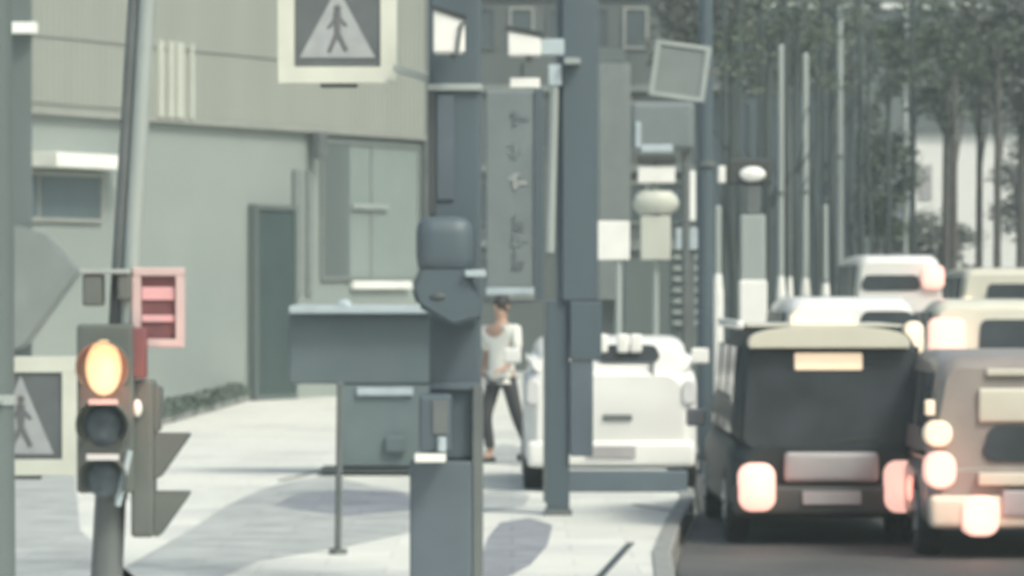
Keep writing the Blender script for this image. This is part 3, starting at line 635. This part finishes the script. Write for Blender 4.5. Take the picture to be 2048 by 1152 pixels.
def car(name, label, pxc, D, W, L, Hh, paint, belt=.95, glass=None, roof_in=.10, lights=(), bump=None, group='vehicles in the queue', nose=.9, zg=ROAD, rake=.16, wind=(.12, .88), rb=.16, cat='car', rz=0, boxy=False):
    t = thing(name, label, cat, (X(pxc, D), D, zg), rz, group); h = W / 2; pm = M[paint]
    z0 = .22
    b = MB()
    b.loft([rrect(h * .84, z0 + .10, belt * .93, -.02, .2), rrect(h * .93, z0 + .03, belt * .98, .05, .2), rrect(h * .985, z0, belt, .18, .18), rrect(h, z0 - .02, belt + .02, .7, .16), rrect(h, z0 - .02, belt + .01, L * .5, .14),
            rrect(h, z0 - .02, belt - .02, L - nose, .14), rrect(h * .96, z0, belt - .12, L - .3, .16), rrect(h * .86, z0 + .08, belt - .28, L, .14)])
    bo = b.build('body', pm, t, True)
    zt = Hh; hr = h - roof_in
    yf = L - nose - (.1 if boxy else .9)
    b = MB(); zc = belt - .05
    b.loft([rrect(h * .90, zc, zt - .13, .04, .14, hw2=hr * .90, tilt=rake), rrect(h * .95, zc, zt - .05, .13, .18, hw2=hr * .95, tilt=rake), rrect(h * .97, zc, zt - .01, .32, .2, hw2=hr * .98, tilt=rake), rrect(h * .97, zc, zt, .8, rb, hw2=hr),
            rrect(h * .97, zc, zt, L * .45, rb, hw2=hr), rrect(h * .97, zc, zt - .03, yf, rb, hw2=hr * .97, tilt=-.02), rrect(h * .95, zc, zt - .10, yf + .55, .1, hw2=hr * .9, tilt=-.75)])
    cb = b.build('cabin', pm, t, True)
    # rear glass follows the raked tail
    gz0, gz1 = glass or (belt + .06, zt - .16); gw = wind
    def ry(z): return .04 + rake * (z - zc) * 1.0 - .012
    x0, x1 = -h + gw[0] * W, -h + gw[1] * W
    mxw = (x0 + x1) / 2; ww = (x1 - x0) / 2
    b = MB(); b.loft([[(mxw + p[0], p[1], p[2]) for p in rrect(ww, gz0, gz1, ry(gz0) + dy, .10, 6, hw2=ww * .95, tilt=rake)] for dy in (-.012, .06)])
    rg = b.build('rear_window', M['glass'], t)
    b = MB(); b.tube((0, ry(gz0 + .04) - .015, gz0 + .04), (W * .22, ry(gz0 + .1) - .015, gz0 + .1), .008, .006, 8); b.build('wiper', M['pdark'], rg)
    for sx in (-1, 1):
        for ya, yb in ((.35, L * .28), (L * .31, L * .52), (L * .55, yf)):
            if yb - ya < .3: continue
            def sxp(z): return sx * (h * .97 + (hr - h * .97) * (z - zc) / (zt - zc) + .006)
            za, zb_ = belt + .05, zt - .17
            b = MB(); b.loft([[(sxp(za), ya, za), (sxp(za), yb, za), (sxp(za) - sx * .03, yb, za), (sxp(za) - sx * .03, ya, za)],
                              [(sxp(zb_), ya + .06, zb_), (sxp(zb_), yb - .08, zb_), (sxp(zb_) - sx * .03, yb - .08, zb_), (sxp(zb_) - sx * .03, ya + .06, zb_)]]); b.build('side_window', M['glass'], t)
        b = MB(); b.box(sx * (h + .02), sx * (h + .2), yf + .15, yf + .25, belt + .0, belt + .16, .03) if sx > 0 else b.box(-h - .2, -h - .02, yf + .15, yf + .25, belt, belt + .16, .03)
        b.build('wing_mirror', pm if paint != 'black' else M['plastic'], t)
        for yy in (.75, L - .8): wheel(t, sx * (h - .10), yy)
    b = MB(); b.box(-h * .96, h * .96, -.09, .18, .24, .50, .06); b.build('bumper', M[bump or paint], t, True)
    b = MB(); b.box(-.24, .24, -.115, -.092, .34, .45, .004) if bump else b.box(-.24, .24, -.035, -.005, .62, .73, .004); b.build('number_plate', M['rim' if not bump else 'plastic'], t)
    for (a, b0, c_, d_, mm) in lights:      # x0, x1, z0, z1 from the left edge
        q = MB(); q.loft([[((-h + (a + b0) / 2) + p[0] * e, p[1], (c_ + d_) / 2 + (p[2] - (c_ + d_) / 2) * e) for p in rrect((b0 - a) / 2, c_, d_, yy, .11, 6)] for yy, e in (((-.125 if c_ < .5 else -.05), .86), ((-.11 if c_ < .5 else -.035), .97), ((-.08 if c_ < .5 else -.01), 1), (.14, 1))])
        tl_ = q.build('tail_light', M[mm], t, True)
        if mm == 'pink':
            lp = bpy.data.lights.new('lamp_glow', 'POINT'); lp.energy = 2.4; lp.color = (1, .30, .22); lp.shadow_soft_size = .12
            lo_ = bpy.data.objects.new('lamp_glow', lp); C.objects.link(lo_); lo_.parent = t; lo_.location = (-h + (a + b0) / 2, -.35, (c_ + d_) / 2)
    return t

# dark taxi-like vehicle in front
TX = car('people_carrier', 'black people carrier with glowing tail lights and roof lamp in the near lane', 1662, 37.1, 1.68, 5.4, 1.80, 'black', belt=.86,
         glass=(.80, 1.60), roof_in=.10, bump='pdark', rake=.08, wind=(.07, .95), nose=.7, rb=.24,
         lights=((.07, .38, .28, .68, 'pink'), (1.27, 1.61, .27, .70, 'pink')))
f = Fr(1662, 37.1, ROAD)
b_ = MB(); f.box(b_, 1590, 1726, 706, 741, .045, .12, .02); b_.build('high_brake_lamp', M['brake'], TX, True)
b_ = MB(); b_.prism([(f.x(1498), f.z(697)), (f.x(1818), f.z(697))] + [(f.x(1658 + 162 * math.cos(a)), f.z(690 - 38 * math.sin(a) ** .6 if math.sin(a) > 0 else 690)) for a in [math.pi * i / 16 for i in range(17)]], -.05, .35, .012); b_.build('roof_spoiler', M['cream'], TX, True)  # cream colour paints bright sky reflected along the black car's roof edge
b_ = MB(); b_.box(f.x(1568), f.x(1756), -.10, .05, .52, .77, .05); b_.build('garnish', M['plastic'], TX, True)
b_ = MB(); b_.loft([[(x_ * k_, y_ + .9, z_) for x_, y_ in ((-.28, -.12), (.28, -.12), (.28, .12), (-.28, .12))] for k_, z_ in ((1, 1.79), (1, 1.88), (.68, 1.96))]); b_.build('roof_lamp', M['taxil'], TX, True)
b_ = MB(); b_.box(f.x(1474), f.x(1490), .15, 3.4, 1.78, 1.85, .02); b_.build('roof_highlight_strip', M['wcar'], TX, True)  # added white strip standing in for the highlight on the left roof edge
b_ = MB(); b_.box(f.x(1500), f.x(1815), .42, 3.0, 1.795, 1.815, .006); b_.build('roof_sky_sheen', M['cream'], TX, True)  # cream layer painting the sky's reflection on the black roof

car('white_van', 'white van just ahead of the black people carrier, mostly its roof showing', 1705, 50, 1.66, 4.6, 2.02, 'wcar', belt=1.2, glass=(1.5, 1.86), wind=(.55, .93), lights=((1.40, 1.62, 1.36, 1.75, 'taxil'),), boxy=True, cat='van')
car('minibus', 'far white minibus with a dark rear window strip beyond the van', 1800, 76, 1.62, 5.6, 2.68, 'wcar', belt=1.5, glass=(2.08, 2.34), wind=(.1, .72), rake=.03, boxy=True, lights=((1.18, 1.56, 2.1, 2.5, 'pink'),), cat='bus')
car('hatchback', 'cream hatchback ahead in the right lane with a pinkish lit left side', 1985, 57, 1.68, 4.2, 1.98, 'cream', belt=1.1, glass=(1.2, 1.72), wind=(.40, .97), rb=.3, lights=((.03, .50, 1.12, 1.74, 'pink'),))  # tail light enlarged, its glow stands in for the pinkish lit side
car('delivery_van', 'tall cream van beyond the cream hatchback near the right edge', 2010, 84, 1.75, 5, 2.50, 'cream', belt=1.5, glass=(1.85, 2.2), wind=(.30, .93), rake=.04, boxy=True, lights=((.04, .3, 1.6, 1.95, 'taxil'),), cat='van')
car('estate_car', 'small white car far off between the minibus and the cream van', 1880, 96, 1.7, 4.2, 1.95, 'wcar', belt=1.2, glass=(1.3, 1.7), lights=((.05, .4, 1.0, 1.3, 'taxil'), (1.3, 1.65, 1.0, 1.3, 'taxil')))
RV = car('minivan', 'brown-grey minivan with stacked tail lamps cut by the right edge', 2068, 35.2, 1.72, 4.5, 1.62, 'beige', belt=.74, glass=(.76, 1.04), wind=(.27, .99), bump='cream', rake=.06,
         lights=((.0, .25, .55, .84, 'pink'), (.0, .22, .88, 1.08, 'taxil'), (.28, .58, .18, .50, 'pink')))
f = Fr(2068, 35.2, ROAD)
b_ = MB(); f.box(b_, 1958, 2270, 777, 846, .02, .14, .03); b_.build('rear_panel', M['cream'], RV, True)
b_ = MB(); f.box(b_, 1850, 1868, 800, 830, -.08, .04, .01); b_.build('reversing_lamp', M['taxil'], RV, True)
b_ = MB(); f.box(b_, 1955, 2270, 945, 970, -.10, .04, .012); b_.build('lower_panel', M['cream'], RV, True)
b_ = MB(); f.box(b_, 1975, 2270, 738, 752, .04, .14, .01); b_.build('trim_strip', M['cream'], RV, True)
b_ = MB(); f.box(b_, 2002, 2270, 980, 1030, -.12, .0, .02); b_.build('lower_grille', M['plastic'], RV, True)

# white hatchback parked on the pavement
WC = car('parked_hatchback', 'white hatchback parked on the pavement behind the second dark column', 1222, 44.2, 1.72, 3.9, 1.52, 'wcar', belt=1.22, glass=(1.27, 1.44), wind=(.42, .78), bump='wcar', zg=0, group=None, rake=.3,
         lights=((.03, .16, .85, 1.1, 'rim'), (1.56, 1.69, .85, 1.1, 'rim')))
f = Fr(1222, 44.2, 0)
b_ = MB(); f.box(b_, 1206, 1264, 829, 841, -.05, .02, .01); b_.build('tailgate_handle', M['galvd'], WC, True)
for px, ya, yb in ((1306, 720, 870), (1342, 760, 868)): b_ = MB(); f.box(b_, px - 2, px + 2, ya, yb, -.008, .06); b_.build('panel_gap', M['galvd'], WC)
b_ = MB(); f.box(b_, 1090, 1374, 940, 992, -.14, .0, .02); b_.build('underbody_shade_band', M['steel2'], WC, True)  # dark band under the tail, paints the shadow beneath the car
for px in (1204, 1246, 1272): b_ = MB(); f.box(b_, px - 12, px + 12, 668, 706, -.0, .1, .03); b_.build('headrest', M['white'], WC, True)

# ------------------------------------------------------------------ person
PD = 51.5
PE = thing('person', 'person in a pale shirt and dark trousers walking just right of the central column', 'person', (X(1003, PD), PD, 0), R(-38))
def skin(name, pts, edges, m, parent, sub=2):
    me = bpy.data.meshes.new(name); me.from_pydata([p[:3] for p in pts], edges, []); me.materials.append(m)
    o = bpy.data.objects.new(name, me); C.objects.link(o)
    md = o.modifiers.new('s', 'SKIN'); md.use_smooth_shade = True
    for i, p in enumerate(pts):
        v = me.skin_vertices[0].data[i]; r = p[3]; v.radius = r if isinstance(r, tuple) else (r, r); v.use_root = (i == 0)
    sb = o.modifiers.new('d', 'SUBSURF'); sb.levels = sub; sb.render_levels = sub
    if parent: o.parent = parent
    return o
k = 1.06
def sc(p): return (p[0] * k, p[1] * k, p[2] * k, p[3])
body = [(0, 0, .98, (.15, .11)), (0, 0, 1.18, (.135, .10)), (0, -.01, 1.40, (.17, .105)), (0, 0, 1.53, (.06, .06)), (0, -.01, 1.62, (.075, .09)), (0, -.01, 1.74, (.075, .09)),
        (-.10, 0, .90, .085), (-.11, -.14, .50, .06), (-.11, -.05, .09, .042), (-.11, -.2, .04, .04),
        (.10, 0, .90, .085), (.12, .12, .50, .06), (.12, .34, .13, .042), (.12, .24, .04, .04),
        (-.19, 0, 1.44, .055), (-.25, .08, 1.16, .043), (-.24, -.06, .93, .030), (-.24, -.09, .86, .034),
        (.19, 0, 1.44, .055), (.25, -.06, 1.16, .043), (.23, -.26, 1.02, .030), (.22, -.33, .99, .034)]
be = [(0, 1), (1, 2), (2, 3), (3, 4), (4, 5), (0, 6), (6, 7), (7, 8), (8, 9), (0, 10), (10, 11), (11, 12), (12, 13), (2, 14), (14, 15), (15, 16), (16, 17), (2, 18), (18, 19), (19, 20), (20, 21)]
for base, dirn in ((17, (0, -.02, -1)), (21, (0, -1, -.15))):
    bp = body[base]
    for q in range(5):
        off = (q - 2) * .014; ln = (.05, .075, .082, .076, .055)[q]
        a = (bp[0] + off, bp[1] + dirn[1] * .03, bp[2] + dirn[2] * .03, .010)
        b2 = (bp[0] + off * 1.1 + (.03 if q == 0 else 0), bp[1] + dirn[1] * ln, bp[2] + dirn[2] * ln - .006, .0085)
        body += [a, b2]; n_ = len(body); be += [(base, n_ - 2), (n_ - 2, n_ - 1)]
bo = skin('body', [sc(p) for p in body], be, M['skin'], PE)
skin('shirt', [sc(p) for p in [(0, 0, 1.0, (.175, .13)), (0, 0, 1.2, (.16, .12)), (0, -.01, 1.41, (.19, .125)), (0, 0, 1.49, (.09, .08)), (-.2, 0, 1.44, .075), (-.25, .06, 1.2, .062), (.2, 0, 1.44, .075), (.25, -.05, 1.2, .062), (0, 0, .93, (.175, .13))]],
     [(0, 1), (1, 2), (2, 3), (2, 4), (4, 5), (2, 6), (6, 7), (0, 8)], M['shirt'], PE)
skin('trousers', [sc(p) for p in [(0, 0, .99, (.16, .12)), (-.10, 0, .88, .10), (-.11, -.14, .50, .075), (-.11, -.05, .13, .06), (.10, 0, .88, .10), (.12, .12, .50, .075), (.12, .33, .16, .06)]],
     [(0, 1), (1, 2), (2, 3), (0, 4), (4, 5), (5, 6)], M['trous'], PE)
hh = MB(); hh.ball((0, .01 * k, 1.71 * k), .105 * k, (.86, 1.0, 1.05), 20); hh.build('hair', M['hair'], PE, True)
fc = MB(); fc.ball((0, -.105 * k, 1.68 * k), .016, (.8, 1.2, 1.4), 8); fc.build('nose', M['skin'], PE, True)
for sx in (-1, 1): fc = MB(); fc.ball((sx * .088 * k, 0, 1.68 * k), .03, (.4, .8, 1.1), 8); fc.build('ear', M['skin'], PE, True)
sh = MB(); sh.box(-.16, -.07, -.30, .0, 0, .07, .03); sh.build('shoe', M['pdark'], PE, True)
sh = MB(); sh.box(.08, .17, .16, .42, .02, .10, .03); sh.build('shoe', M['pdark'], PE, True)

# ------------------------------------------------------------------ haze: one closed box of even pale air
hz = MB(); hz.box(-170, 170, -14, 425, -1.3, 47); ho = hz.build('haze', M['white']); ho['kind'] = 'stuff'
hm = bpy.data.materials.new('haze'); hm.use_nodes = True; n = hm.node_tree.nodes; n.clear()
out = n.new('ShaderNodeOutputMaterial'); pv = n.new('ShaderNodeVolumePrincipled')
pv.inputs['Color'].default_value = (.80, .95, .92, 1); pv.inputs['Density'].default_value = .0018; pv.inputs['Anisotropy'].default_value = .2
hm.node_tree.links.new(pv.outputs[0], out.inputs['Volume']); ho.data.materials.clear(); ho.data.materials.append(hm)
